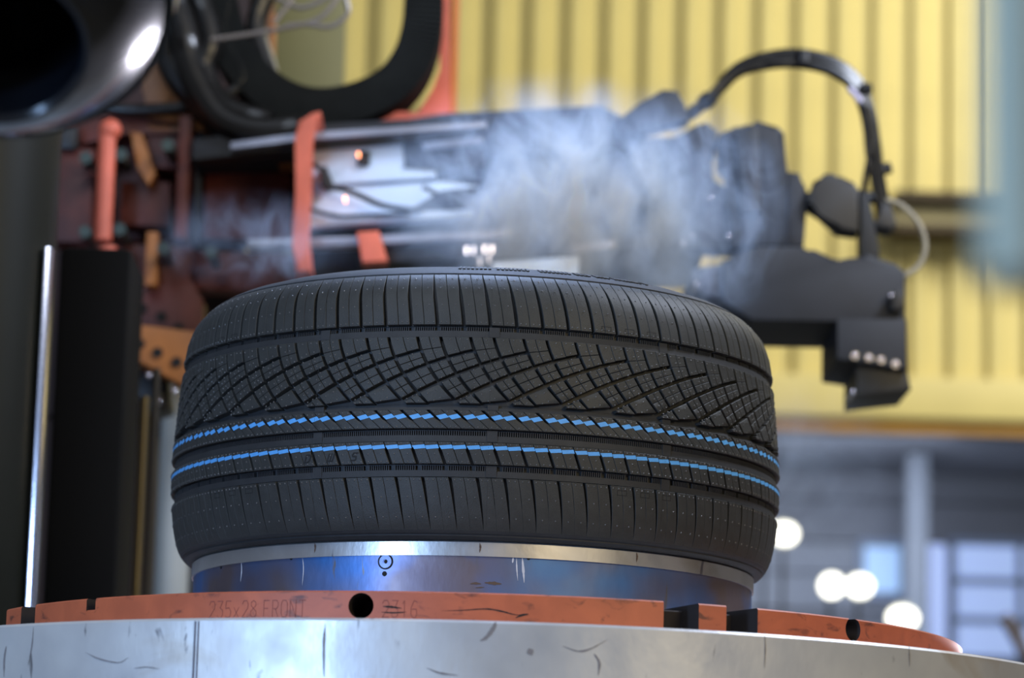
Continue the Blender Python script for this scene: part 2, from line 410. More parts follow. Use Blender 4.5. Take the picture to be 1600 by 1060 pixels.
bm = bmesh.new(); letters(bm, '2316', ph(598), .2890, .0160, RR, .0006, xs=.60); obj('engraved_lettering', bm, ENG, ring, smooth=False)
sc = [(690, 955), (725, 954), (760, 952), (785, 956), (805, 961), (828, 962)]
def on_cyl(px, py, R, off=.0004):
    a = phi_at(px, R, .30); lo, hi = 0, .7
    for _ in range(40):
        mm = (lo+hi)/2
        if topx((R*math.sin(a), -R*math.cos(a), ZO+mm))[1] > py: lo = mm
        else: hi = mm
    return Vector(((R+off)*math.sin(a), -(R+off)*math.cos(a), ZO+lo))
def smear(name, m_, parent, pts, R, wid):
    bm = bmesh.new()
    P = spline([on_cyl(x, y, R) for x, y in pts], 6); n = len(P)
    prev = None
    for i, p in enumerate(P):
        t = (P[min(i+1, n-1)]-P[max(0, i-1)]).normalized(); nn = Vector((p.x, p.y, 0)).normalized(); s = t.cross(nn).normalized()*wid*math.sin(PI*(i+.6)/(n+.2))*(.7+.5*random.random())
        c = (bm.verts.new(p-s), bm.verts.new(p+s))
        if prev: bm.faces.new((prev[0], c[0], c[1], prev[1]))
        prev = c
    return obj(name, bm, m_, parent, smooth=False)
for pts, wd in ((sc, .0007), ([(806, 966), (815, 962), (826, 960)], .0012), ([(598, 948), (612, 949), (628, 951)], .001), ([(596, 957), (615, 958), (636, 957)], .0007)):
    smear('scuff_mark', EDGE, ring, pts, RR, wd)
SM = mat('grease_smear', (.20, .18, .18), .6)
for pts, wd in (([(776, 972), (772, 982), (762, 996), (752, 1002)], .0022), ([(828, 1014), (833, 1024)], .0028),
                ([(930, 1022), (938, 1036), (937, 1056)], .0014), ([(880, 1010), (905, 1018), (925, 1014), (950, 1000)], .0008),
                ([(670, 1044), (690, 1052), (720, 1056)], .0010), ([(14, 1010), (12, 1030), (13, 1058)], .0014),
                ([(55, 980), (54, 1010), (50, 1040)], .0007), ([(138, 1020), (160, 1030), (190, 1036), (206, 1028)], .0007),
                ([(215, 1045), (235, 1043), (255, 1046)], .0006), ([(510, 975), (509, 1010), (511, 1058)], .0012),
                ([(1195, 985), (1196, 1015), (1195, 1045)], .0006), ([(1420, 1006), (1421, 1042)], .0006)):
    smear('grease_mark', SM, table, pts, RT, wd)

# ------------------------------------------------------------------ drum
drum = thing('cooling_drum', 'blue mottled steel drum with bright machined top band carrying the tyre', 'drum')
RD = .3125
bm = bmesh.new(); lathe(bm, [(.20, ZT), (RD-.001, ZT), (RD-.001, .3752), (.2, .3752)], 256, close=True); obj('drum_wall', bm, DRUM, drum)
bm = bmesh.new(); lathe(bm, [(.20, .3752), (RD+.0012, .3752), (RD+.0012, .3895), (RD-.001, .3912), (.2, .3912)], 256, close=True); obj('top_band', bm, BAND, drum)
def disc_on(R, px, py, r, th, m_, name, ri=0, n=28, parent=drum):
    p = on_cyl(px, py, R, 0); d = Vector((p.x, p.y, 0)).normalized(); s = Vector((-d.y, d.x, 0)); up = Vector((0, 0, 1))
    bm = bmesh.new()
    def rg(rr, h): return [bm.verts.new(p+d*h+(s*math.cos(2*PI*i/n)+up*math.sin(2*PI*i/n))*rr) for i in range(n)]
    o1, o2 = rg(r, -.001), rg(r, th)
    for i in range(n): bm.faces.new((o1[i], o1[(i+1) % n], o2[(i+1) % n], o2[i]))
    if ri:
        i2, i1 = rg(ri, th), rg(ri, -.001)
        for i in range(n):
            bm.faces.new((o2[i], o2[(i+1) % n], i2[(i+1) % n], i2[i])); bm.faces.new((i2[i], i2[(i+1) % n], i1[(i+1) % n], i1[i]))
    else: bm.faces.new(o2)
    return obj(name, bm, m_, parent)
disc_on(RD-.001, 599, 878, .0082, .0006, INK, 'plug_joint', .0068)
disc_on(RD-.001, 599, 878, .0066, .0008, DRUM, 'plug', .0024)
disc_on(RD-.001, 600, 878, .0022, .0003, INK, 'plug_socket')
disc_on(RD-.001, 598, 897, .0026, .0003, INK, 'pin_hole')
for px, py in ((341, 887), (451, 873), (823, 873), (1037, 888), (1138, 897)):
    disc_on(RD-.001, px, py, .0018, .0003, INK, 'pin_hole')
DR = mat('mineral_drip', (.55, .55, .60), .6)
for pts, wd in (([(373, 878), (374, 893), (373, 909)], .0010), ([(804, 872), (805, 890), (807, 908)], .0008), ([(813, 871), (815, 890), (817, 911)], .0014), ([(469, 872), (471, 890), (470, 915)], .0006), ([(799, 872), (798, 880)], .001)):
    smear('mineral_drip', DR, drum, pts, RD-.001, wd)
BS = mat('brown_scuff', (.10, .06, .04), .7)
for pts, wd in (([(732, 913), (740, 912), (750, 913)], .0012), ([(755, 911), (770, 912), (782, 913)], .0016), ([(741, 919), (755, 918)], .0007)): smear('scuff_mark', BS, drum, pts, RD-.001, wd)
for px in (487, 746, 992): smear('band_crack', BS, drum, [(px, 849+max(0, (px-746)*.06)), (px+1, 856+max(0, (px-746)*.06)), (px, 864+max(0, (px-746)*.06))], RD+.0012, .001)

# ================================================================== TYRE
PROF = [(.3880, .314), (.3925, .3205), (.400, .3275), (.412, .3325), (.43, .3365), (.463, .340), (.50, .341), (.55, .3378), (.60, .3334), (.622, .331), (.635, .3285), (.647, .3245), (.658, .318), (.665, .3115), (.672, .304), (.680, .290), (.686, .272)]
def Rz(z):
    P = PROF
    if z <= P[0][0]: return P[0][1]
    if z >= P[-1][0]: return P[-1][1]
    for i in range(len(P)-1):
        if z <= P[i+1][0]:
            (z0, a), (z1, b) = P[i], P[i+1]; h = z1-z0
            def sl(k):
                if k == 0 or k == len(P)-1: return (P[min(k+1, len(P)-1)][1]-P[max(k-1, 0)][1])/(P[min(k+1, len(P)-1)][0]-P[max(k-1, 0)][0])
                return .5*((P[k+1][1]-P[k][1])/(P[k+1][0]-P[k][0])+(P[k][1]-P[k-1][1])/(P[k][0]-P[k-1][0]))
            t = (z-z0)/h; m0, m1 = sl(i)*h, sl(i+1)*h
            return (2*t**3-3*t*t+1)*a+(t**3-2*t*t+t)*m0+(-2*t**3+3*t*t)*b+(t**3-t*t)*m1
RREF = .337; TP = 2*PI*RREF/38; PT = TP/2          # double pitch and single pitch on the tread
def surf(u, z, d=0):
    R = Rz(z); k = (Rz(z+.0008)-Rz(z-.0008))/.0016; l = math.hypot(1, k); nr, nz = 1/l, -k/l
    a = u/RREF; R -= d*nr
    return Vector((R*math.sin(a), -R*math.cos(a), z-d*nz))
TC = (0, 0, ZO)
tyre = thing('tyre', 'new black car tyre with two blue tread lines standing flat on the steel drum', 'tyre', loc=TC)

# carcass: grooves floors, ledges and both side walls
CP = [(.686, 0, .272), (.680, 0, 0), (.6765, 0, 0), (.6740, 0, 0), (.6728, 0, 0), (.6722, .0022, 0), (.6690, .0022, 0), (.660, .003, 0), (.648, .0055, 0), (.630, .0065, 0), (.6124, .0065, 0),
      (.6123, .0075, 0), (.6072, .0075, 0), (.6070, .0036, 0), (.6003, .0028, 0), (.5998, .0078, 0), (.575, .0078, 0), (.55, .0078, 0), (.5292, .0078, 0), (.5288, .0075, 0), (.5262, .0075, 0), (.5258, .004, 0), (.5228, .0032, 0),
      (.5222, .0065, 0), (.5026, .0065, 0), (.5022, .0075, 0), (.4964, .0075, 0), (.4961, .0036, 0), (.4896, .0028, 0), (.4890, .0065, 0), (.4662, .0065, 0), (.4658, .0075, 0), (.4602, .0075, 0), (.4598, .0036, 0), (.4532, .0028, 0),
      (.4527, .0065, 0), (.43, .0062, 0), (.415, .0035, 0), (.4035, .0012, 0), (.4005, .0003, 0), (.3990, 0, 0), (.3968, 0, 0), (.3962, .0012, 0), (.3952, .0012, 0), (.3946, 0, 0), (.3925, 0, 0), (.3913, .001, 0)]
prof = []
for z, d, R in CP:
    p = surf(0, z, d); prof.append((-p.y, p.z))
prof[-1] = (prof[-1][0], .3914)
prof += [(.300, .3914), (.265, .3914), (.256, .397), (.252, .405), (.262, .412), (.300, .43), (.3235, .46), (.327, .53), (.320, .60), (.300, .640), (.262, .652), (.252, .660), (.252, .672), (.258, .681)]
bm = bmesh.new(); n = 304; cols = []
for i in range(n):
    a = 2*PI*i/n; cols.append([bm.verts.new((R*math.sin(a), -R*math.cos(a), z)) for R, z in prof])
for i in range(n):
    A, B = cols[i], cols[(i+1) % n]
    for k in range(len(prof)): bm.faces.new((A[k], B[k], B[(k+1) % len(prof)], A[(k+1) % len(prof)]))
obj('carcass', bm, RUB2, tyre, ang=35)

def cell(bm, P, s0, s1, r0, r1, iL, iR, iT, iB, depth=.0079, nS=3, nR=4, bev=.00035, draft=.00035, pips=()):
    """one tread element: raised patch of the surface P(s,r)->(u,z); insets in metres may be functions of r"""
    f = lambda q, r: q(r) if callable(q) else q
    def grid(extra, d):
        rows = []
        for j in range(nR+1):
            row = []
            rr_ = r0+(r1-r0)*j/nR
            ua, za = P((s0+s1)/2, r0); ub, zb_ = P((s0+s1)/2, r1); H = abs(zb_-za) or 1e-6
            tI = min(.46, (iT+extra)/H); bI = min(.46, (iB+extra)/H)
            rk = r0+(r1-r0)*(tI+(1-tI-bI)*j/nR)
            uL, _ = P(s0, rk); uR, _ = P(s1, rk); Wd = abs(uR-uL)
            lI = min(.46, (f(iL, rk)+extra)/Wd); rI = min(.46, (f(iR, rk)+extra)/Wd)
            for i in range(nS+1):
                s = s0+(s1-s0)*(lI+(1-lI-rI)*i/nS)
                u, z = P(s, rk); row.append(bm.verts.new(surf(u, z, d)))
            rows.append(row)
        return rows
    g = grid(bev, 0)
    for j in range(nR):
        for i in range(nS): bm.faces.new((g[j][i], g[j+1][i], g[j+1][i+1], g[j][i+1]))
    def loop(g): return g[0][:-1]+[r[-1] for r in g[:-1]]+g[-1][:0:-1]+[r[0] for r in g[:0:-1]]
    def only(extra, d):
        gg = grid(extra, d); lp = loop(gg); keep = set(lp)
        for r in gg:
            for v in r:
                if v not in keep: bm.verts.remove(v)
        return lp
    l0 = loop(g); l1 = only(0, bev); l2 = only(-draft, depth)
    for a, b in ((l0, l1), (l1, l2)):
        for k in range(len(a)):
            k2 = (k+1) % len(a); bm.faces.new((a[k], a[k2], b[k2], b[k]))
    for ps, pr in pips:
        s = s0+(s1-s0)*ps; r = r0+(r1-r0)*pr; u, z = P(s, r); pr_ = .00095
        ring_ = [bm.verts.new(surf(u+pr_*math.cos(q*PI/3), z+pr_*math.sin(q*PI/3), 0)) for q in range(6)]
        r2 = [bm.verts.new(surf(u+pr_*.6*math.cos(q*PI/3), z+pr_*.6*math.sin(q*PI/3), -.00055)) for q in range(6)]
        top = bm.verts.new(surf(u, z, -.00075))
        for q in range(6):
            q2 = (q+1) % 6; bm.faces.new((ring_[q], ring_[q2], r2[q2], r2[q])).material_index = 1; bm.faces.new((r2[q], r2[q2], top)).material_index = 1
BL = []      # (mesh, u offset list index)
def mesh_of(bm):
    bmesh.ops.recalc_face_normals(bm, faces=bm.faces)
    me = bpy.data.meshes.new('tread_block'); bm.to_mesh(me); bm.free(); me.materials.append(RUB); me.materials.append(NUB)
    me.polygons.foreach_set('use_smooth', [True]*len(me.polygons)); me.set_sharp_from_angle(angle=math.radians(38))
    return me
# upper shoulder
UT0 = .011
def PT_top(u0):
    def P(s, r):
        z = .6708+(.6124-.6708)*r; return u0+s*PT-.0098*max(0, 1-r)**1.25, z
    return P
gT = lambda r: .0001+.0017*min(1, max(0, r/.45))**.9
for k in (0, 1):
    bm = bmesh.new(); P = PT_top(UT0+k*PT)
    pp = [(.5, .10), (.5, .30), (.5, .63), (.3, .95), (.72, .95)]
    cell(bm, P, 0, .5, 0, 1, gT, .00018, 0, .0002, nR=9, pips=pp)
    cell(bm, P, .5, 1, 0, 1, .00018, gT, 0, .0002, nR=9, pips=pp)
    BL.append((mesh_of(bm), UT0+(k+.5)*PT))
# diamond lattice
UA0 = .0149; ZL0, ZL1 = .5998, .5291
ff = lambda t: .3*t+.51*t*t
gg_ = lambda d: .2+.2*d+.055*d*d
def tl(k, a):
    t = .5
    for _ in range(60): t = .5*t+.5*max(-.2, min(1.6, gg_(max(0, .64+k-a-ff(max(0, min(1.3, t)))))))
    return min(1, t)
def strip(a0, a1, tl0, tr0, tl1, tr1):
    def P(s, r):
        ta = tl0+(tr0-tl0)*s; tb = tl1+(tr1-tl1)*s; t = ta+(tb-ta)*r
        return UA0+(a0+(a1-a0)*s+ff(t))*TP, ZL0+(ZL1-ZL0)*t
    return P
sg = .0016; hg = .0018; sp = .00022
def lat(a0, a1, tops, bots, kind, first, last):
    bm = bmesh.new(); P = strip(a0, a1, *tops, *bots); T = .0002 if first else hg; B = .0002 if last else hg
    pA = [(.7, .25), (.3, .8)]; pB = [(.3, .3), (.75, .75)]
    if kind == 'x':
        for s0, s1, L, R in ((0, .5, sg, sp), (.5, 1, sp, sg)):
            cell(bm, P, s0, s1, 0, .5, L, R, T, sp, nR=2, nS=2, pips=[(.75 if s0 == 0 else .25, .7), (.3, .25)])
            cell(bm, P, s0, s1, .5, 1, L, R, sp, B, nR=2, nS=2, pips=[(.75 if s0 == 0 else .25, .35), (.5, .75)])
    elif kind == 'v':
        cell(bm, P, 0, .5, 0, 1, sg, sp, T, B, nR=3, nS=2, pips=[(.6, .15), (.3, .8), (.75, .75)])
        cell(bm, P, .5, 1, 0, 1, sp, sg, T, B, nR=3, nS=2, pips=[(.3, .15), (.75, .2), (.4, .75)])
    else:
        cell(bm, P, 0, 1, 0, 1, sg, sg, T, B, nR=3, nS=4, pips=[(.3, .35), (.6, .75), (.7, .3), (.3, .85)])
    t = sum(tops+bots)/4; BL.append((mesh_of(bm), UA0+((a0+a1)/2+ff(t))*TP))
A, Bm = 0., .56
kA = [(tl(k, A), tl(k, Bm)) for k in range(0, 4)]
kB = [(tl(k, Bm), tl(k, 1.)) for k in range(1, 5)]
rowsA = [(0, 0)]+kA; rowsB = [(0, 0)]+kB
for rows, a0, a1, kinds in ((rowsA, 0, .56, ('v', 'x', 'x', 'l', 'l')), (rowsB, .56, 1, ('x', 'x', 'x', 'v', 'l'))):
    for i in range(len(rows)):
        tp = rows[i]; bt = rows[i+1] if i+1 < len(rows) else (1, 1)
        if min(tp) >= .985 or (tp[0]+tp[1])/2 > .95: break
        lat(a0, a1, tp, bt, kinds[i], i == 0, min(bt) >= .995)
# rib with the upper blue line
UA = .0045
def P_A(u0):
    return lambda s, r: (u0+s*PT+.0215*r, .5224+(.5026-.5224)*r)
gA = lambda r: .0017 if r < .62 else .00028
for k in (0, 1):
    bm = bmesh.new(); P = P_A(UA+k*PT); pp = [(.3, .12), (.7, .14), (.35, .9), (.75, .9)]
    cell(bm, P, 0, .5, 0, 1, gA, .00022, .0001, .0001, nR=8, pips=pp); cell(bm, P, .5, 1, 0, 1, .00022, gA, .0001, .0001, nR=8, pips=pp)
    BL.append((mesh_of(bm), UA+(k+.5)*PT+.01))
UB = -.0123
def P_B(u0):
    return lambda s, r: (u0+s*PT+.0085*r, .4890+(.4661-.4890)*r)
gB = lambda r: .00160 if r > .34 else .0004
gB3 = lambda r: .0016
for k in (0, 1):
    bm = bmesh.new(); P = P_B(UB+k*PT); pp = [(.3, .08), (.75, .08), (.5, .55), (.3, .9), (.75, .9)]
    cell(bm, P, 0, .5, 0, 1, gB, .00022, .0001, .0001, nR=8, pips=pp); cell(bm, P, .5, 1, 0, 1, .00022, gB, .0001, .0001, nR=8, pips=pp)
    BL.append((mesh_of(bm), UB+(k+.5)*PT+.004))
US = .0013
def P_S(u0):
    return lambda s, r: (u0+s*PT+.0085*max(0, r)**.8, .4526+(.3995-.4526)*r)
gS = lambda r: max(.00002, .0017*max(0, 1-r/.97)**.7)
gSs = lambda r: .0002 if r < .6 else 0
for k in (0, 1):
    bm = bmesh.new(); P = P_S(US+k*PT); pp = [(.3, .05), (.75, .05), (.6, .38), (.5, .76)]
    cell(bm, P, 0, .5, 0, 1, gS, gSs, .0001, 0, nR=10, bev=.0002, depth=.0066, pips=pp); cell(bm, P, .5, 1, 0, 1, gSs, gS, .0001, 0, nR=10, bev=.0002, depth=.0066, pips=pp)
    BL.append((mesh_of(bm), US+(k+.5)*PT+.004))
# place: the 300 nearest ones singly, the rest as one part
allb = []
for bi, (me, uc) in enumerate(BL):
    for k in range(38):
        a = (k*TP+uc)/RREF; a = (a+PI) % (2*PI)-PI; allb.append((abs(a), bi, k))
allb.sort()
near = allb[:300]; far = allb[300:]
for _, bi, k in near:
    o = bpy.data.objects.new('tread_block', BL[bi][0]); C.objects.link(o); o.parent = tyre; o.rotation_euler = (0, 0, k*TP/RREF)
bm = bmesh.new()
for _, bi, k in far:
    n0 = len(bm.verts); bm.from_mesh(BL[bi][0]); bm.verts.ensure_lookup_table()
    bmesh.ops.rotate(bm, verts=bm.verts[n0:], cent=(0, 0, 0), matrix=Matrix.Rotation(k*TP/RREF, 3, 'Z'))
me = bpy.data.meshes.new('tread_far_side'); bm.to_mesh(me); bm.free()
o = tag(finish('tread_block_rows', me, RUB, tyre, ang=38), kind='stuff'); me.materials.append(NUB)
# painted lines following each element, with their little steps
def stripe(P, u0, rc, th, slope, gfun, name):
    bm = bmesh.new()
    for k in range(76):
        Pk = P(u0+k*PT)
        for s0, s1, L, R in ((0, .5, gfun, None), (.5, 1, None, gfun)):
            pv = None
            for i in range(5):
                q = i/4
                c = rc+slope*(.5-q); e = []
                for r in (c-th/2, c+th/2):
                    l = (gfun(r) if L else .0001)+.00008; rr = (gfun(r) if R else .0001)+.00008
                    W = PT*.5; s = s0+.5*(l/W+(1-l/W-rr/W)*q)
                    u, z = Pk(s, r); e.append(bm.verts.new(surf(u, z, -.00006)))
                if pv: bm.faces.new((pv[0], pv[1], e[1], e[0]))
                pv = e
    o = obj(name, bm, BLUE, tyre); tag(o, 'bright blue painted line broken into steps by the sipes'); return o
stripe(P_A, UA, .37, .19, .12, gA, 'painted_line'); stripe(P_B, UB, .24, .165, .05, gB, 'painted_line')
# comb fins in the three wide grooves (front half)
for z0, z1, per in ((.6070, .6112, 1), (.4961, .5012, 0), (.4598, .4648, 1)):
    bm = bmesh.new(); step = PT/12
    uo = UT0 if z0 > .6 else UB+.0085
    for i in range(-38*6, 38*6):
        if per and (i % 12 in (0, 11)): continue
        u = uo+(i+.5)*step; w2 = step*.24
        if abs(u/RREF) > 1.7: continue
        c = [surf(u+sx*w2, zz, dd) for dd in (.0035, .0078) for sx, zz in ((-1, z0-.0002), (1, z0-.0002), (1, z1), (-1, z1))]
        v = [bm.verts.new(p) for p in c]
        for f4 in ((0, 1, 2, 3), (7, 6, 5, 4), (0, 4, 5, 1), (1, 5, 6, 2), (2, 6, 7, 3), (3, 7, 4, 0)): bm.faces.new([v[q] for q in f4])
    tag(obj('groove_serration', bm, RUB2, tyre, smooth=False), kind='stuff')
# wear bars bridging the grooves and the mould parting hairlines at the same bearings
def patch_box(bm, u0, u1, z0, z1, d0, d1):
    v = [bm.verts.new(surf(u, z, d)) for d in (d0, d1) for u, z in ((u0, z0), (u1, z0), (u1, z1), (u0, z1))]
    for f4 in ((0, 1, 2, 3), (7, 6, 5, 4), (0, 4, 5, 1), (1, 5, 6, 2), (2, 6, 7, 3), (3, 7, 4, 0)): bm.faces.new([v[q] for q in f4])
HAIR = mat('parting_line', (.012, .012, .012), .6)
for px, sgn in ((495, 1), (765, 1), (1037, 1)):
    u = phi_at(px, RREF, .53)*RREF
    for z0, z1 in ((.6005, .611), (.5230, .5285), (.4900, .5015), (.4535, .4650)):
        bm = bmesh.new(); patch_box(bm, u-.002, u+.009, z0, z1, .0024, .0076)
        obj('wear_bar', bm, RUB2, tyre, smooth=False)
    bm = bmesh.new(); z = .662
    for za, zb2 in ((.6130, .660), (.530, .599), (.5030, .522), (.467, .4885), (.405, .452)):
        n_ = max(2, int((zb2-za)/.002)); pv = None
        for i in range(n_+1):
            zz = za+(zb2-za)*i/n_; e = [bm.verts.new(surf(u+q, zz, -.00005)) for q in (-.00018, .00018)]
            if pv: bm.faces.new((pv[0], pv[1], e[1], e[0]))
            pv = e
    obj('mould_parting_line', bm, HAIR, tyre, smooth=False)
# little sunken rectangles on three shoulder blocks each
def frame_mark(u, z, w_, h_):
    bm = bmesh.new(); t = .0007
    for a0, a1, b0, b1 in ((0, w_, 0, t), (0, w_, h_-t, h_), (0, t, 0, h_), (w_-t, w_, 0, h_)):
        v = [bm.verts.new(surf(u+x, z+y, -.00008)) for x, y in ((a0, b0), (a1, b0), (a1, b1), (a0, b1))]; bm.faces.new(v)
    obj('indicator_mark', bm, INK, tyre, smooth=False)
for k in (4, 5, 6): frame_mark(UT0+k*PT+.0095, .6150, .0115, .0050)
for k in (5, 6, 7): frame_mark(US+k*PT+.0095, .4430, .0115, .0055)
for k in (-11, -10, -12): frame_mark(US+k*PT+.0095, .4430, .0115, .0055); 
for k in (-13, -12): frame_mark(UT0+k*PT+.0095, .6150, .0115, .0050)
# raised letters D W S on the rib below the lower blue line
bm = bmesh.new()
for ch, px in (('D', 476), ('W', 511), ('S', 548)):
    a = phi_at(px, .341, .475); letters(bm, ch, a, .4703-ZO*0, .0075, Rz, .0015, slant=.35, space=1)
for v in bm.verts: v.co.z -= ZO
obj('letter_mark', bm, INK, tyre, smooth=False)
# moulded dashes on the upper side wall
bm = bmesh.new()
for i in range(46):
    u = (-.028+i*.0052+(.006 if i > 16 else 0)+(.006 if i > 30 else 0))
    if i % 9 == 8: continue
    patch_box(bm, u, u+.0034, .6795, .6840, -.0011, .0005)
tag(obj('sidewall_lettering', bm, RUB, tyre, smooth=False), kind='stuff')

# ================================================================== PRESS COLUMNS (left)
def vcyl(name, px0, px1, yref, Y, m_, z0, z1, parent=None, n=40):
    a = at(px0, yref, Y); b = at(px1, yref, Y); r = (b.x-a.x)/2
    bm = bmesh.new(); add_cyl(bm, ((a.x+b.x)/2, Y, z0), ((a.x+b.x)/2, Y, z1), r, n)
    return obj(name, bm, m_, parent)
t = thing('press_column', 'dark olive press column with a bright bar added for its edge highlight at the left edge', 'column')
vcyl('column', -230, 76, 600, .66, DARKM, 0, ZO+1.35, t, 64)
bm = bmesh.new(); a = at(60, 560, .60); b = at(73, 560, .60)
add_box(bm, a.x, b.x, .60, .63, ZO+.15, at(80, 385, .6).z, .003); obj('highlight_bar', bm, CHR, t)  # chrome bar added in place of the reflection strip on the column
bm = bmesh.new(); a = at(78, 700, 1.05); b = at(180, 700, 1.05)
add_box(bm, a.x, b.x+.01, 1.05, 1.25, 0, at(130, 386, 1.05).z, .01)
tag(obj('black_upright', bm, mat('matt_black', (.003, .003, .003), .8, spec=.15)), 'matt black square upright behind the bright edged column', 'column')
rodm = mat('bronze_rod', (.16, .125, .06), .35, .7, .3, 5)
rodd = mat('dark_rod', (.04, .033, .022), .5, .3, .3, 5)
GRP = 'guide rods left of the tyre'
for i, (x0, x1, m_, Y, lab) in enumerate(((187, 199, rodm, 1.35, 'bronze guide rod, leftmost and brightest of the rods left of the tyre'), (200, 208, rodd, 1.42, 'thin dark guide rod right of the brightest rod'),
                             (211, 226, rodm, 1.35, 'bronze guide rod in the middle of the rods left of the tyre'), (176, 186, rodd, 1.5, 'dark guide rod nearest the black upright'), (229, 241, rodd, 1.42, 'dark guide rod beside the pale pipe'))):
    o = vcyl('guide_rod', x0, x1, 800, Y, m_, 0, at(200, 575 if i != 2 else 620, Y).z, None, 20); tag(o, lab, 'rod', GRP)
o = vcyl('pale_pipe', 243, 296, 850, 1.9, PIPE, 0, at(270, 560, 1.9).z, None, 40); tag(o, 'wide pale grey pipe just left of the tyre', 'pipe')

# ================================================================== TOP LEFT HOUSING
bell = thing('round_housing', 'glossy black rounded housing with open mouth hanging at upper left corner', 'housing')
Yb = -1.37
c0 = at(4, -66, Yb); kx = FPX/(c0-cam_pos).dot(F_); Rb = 280/kx
mouth = at(-8, 105, Yb); ax = (mouth-c0)/Rb; dv = min(.72, ax.length); vdir = ax.normalized()
axis = (vdir*dv+(cam_pos-c0).normalized()*math.sqrt(1-dv*dv)*.95).normalized()
qb = axis.to_track_quat('Z', 'Y').to_matrix()
def lathe_ax(bm, prof, n=96):
    rings = [[bm.verts.new(c0+qb@Vector((r*math.cos(2*PI*i/n), r*math.sin(2*PI*i/n), h))) for i in range(n)] for r, h in prof]
    for A_, B_ in zip(rings, rings[1:]):
        for i in range(n): bm.faces.new((A_[i], A_[(i+1) % n], B_[(i+1) % n], B_[i]))
pr = [(Rb*math.cos(t_*PI/180), Rb*math.sin(t_*PI/180)) for t_ in range(-80, 61, 7)]
pr += [(Rb*.50, Rb*.885), (Rb*.475, Rb*.885), (Rb*.455, Rb*.86), (Rb*.47, Rb*.7), (Rb*.60, Rb*.3), (Rb*.62, -.1*Rb), (Rb*.5, -Rb*.5), (Rb*.02, -Rb*.55)]
bm = bmesh.new(); lathe_ax(bm, pr); obj('shell', bm, BLKG, bell, ang=40)
bm = bmesh.new(); lathe_ax(bm, [(Rb*.93, Rb*.40), (Rb*.955, Rb*.405), (Rb*.955, Rb*.36), (Rb*.93, Rb*.355)]); obj('rim_bead', bm, BLKG, bell, ang=40)
bm = bmesh.new(); top = c0-axis*Rb*.9; add_cyl(bm, top, top+Vector((-.02, .02, .5)), .03, 24); obj('hanger', bm, GREY, bell)

# ================================================================== LOADER MACHINE (orange carriage and arm)
Y1 = 1.62
car = thing('orange_carriage', 'worn orange lifting carriage with bolted plates left behind the tyre', 'machine')
def part(name, m_, parent, px, Y0, Ye, bev=.004, prism=False, ang=30):
    bm = bmesh.new()
    if prism: add_prism(bm, px, Y0, Ye, bev)
    else: boxpx(bm, *px, Y0, Ye, bev)
    return obj(name, bm, m_, parent, ang=ang)
part('back_plate', ORGD, car, (84, 178, 300, 372), 1.78, 1.86)
part('side_plate', ORGD, car, (84, 232, 148, 378), 1.66, 1.76)
part('lower_plate', ORGD, car, (110, 384, 300, 442), 1.70, 1.78)
part('top_bracket', ORGD, car, [(118, 182), (205, 176), (300, 190), (300, 212), (190, 206), (120, 232)], 1.68, 1.77, prism=True)
part('left_block', BLK, car, (92, 196, 122, 232), 1.64, 1.68)
for yA, yB, xa, xb in ((212, 376, 168, 161), (386, 438, 169, 168)):
    bm = bmesh.new(); a = at(xa, yA, 1.60); b = at(xb, yB, 1.60); add_cyl(bm, a, b, .0145, 20); obj('edge_bar', bm, ORG, car)
bm = bmesh.new(); a = at(172, 203, 1.60); bmesh.ops.create_icosphere(bm, subdivisions=3, radius=.019, matrix=Matrix.Translation(a)); obj('bar_end', bm, ORG, car)
part('diagonal_rib', YORG, car, [(203, 205), (222, 208), (243, 270), (232, 290), (214, 262)], 1.66, 1.70, prism=True)
part('inner_box', ORGD, car, (186, 285, 268, 352), 1.70, 1.75)
part('inner_box', ORGD, car, (225, 196, 292, 262), 1.69, 1.74)
part('upright_rib', ORGD, car, (272, 180, 300, 372), 1.64, 1.72)
part('dark_channel', GREY, car, (300, 196, 318, 376), 1.68, 1.80)
part('lower_rib', YORG, car, (225, 362, 248, 446), 1.66, 1.70)
part('right_panel', ORGD, car, (316, 248, 458, 372), 1.72, 1.80)
part('panel_lip', YORG, car, (384, 244, 460, 254), 1.66, 1.72)
part('panel_foot', ORGD, car, (300, 396, 470, 452), 1.74, 1.80)
for px, py in ((134, 246), (189, 241), (133, 362), (187, 358), (262, 226), (255, 388), (330, 394)):
    bm = bmesh.new(); a = at(px, py, 1.60); add_cyl(bm, a, (a.x, 1.64, a.z), .0115, 6); add_cyl(bm, (a.x, 1.64, a.z), (a.x, 1.70, a.z), .009, 12); obj('bolt', bm, BOLT, car)
# hanging gusset with holes
gus = part('gusset', ORGD, car, [(182, 440), (300, 440), (318, 470), (318, 545), (200, 520), (184, 500)], 1.70, 1.76, prism=True)
gp = part('gusset_plate', YORG, car, [(200, 505), (318, 520), (318, 622), (275, 596), (196, 556), (188, 530)], 1.60, 1.66, prism=True)
for px, py in ((218, 537), (246, 551), (276, 566), (222, 482), (252, 495), (279, 513)):
    bm = bmesh.new(); Yq = 1.597 if py > 530 else 1.697; a = at(px, py, Yq); add_cyl(bm, (a.x, Yq, a.z), (a.x, Yq+.01, a.z), .0088, 18); obj('bolt_hole', bm, INK, gp if py > 530 else gus)
for px, py in ((188, 516), (187, 551)):
    bm = bmesh.new(); a = at(px, py, 1.58); add_cyl(bm, (a.x, 1.58, a.z), (a.x, 1.62, a.z), .0085, 16); obj('pin', bm, mat('pink_cap', (.55, .16, .16), .4), car)
bm = bmesh.new(); a = at(193, 567, 1.58); add_cyl(bm, (a.x, 1.58, a.z), (a.x, 1.64, a.z), .010, 16); obj('steel_pin', bm, RAIL, car)
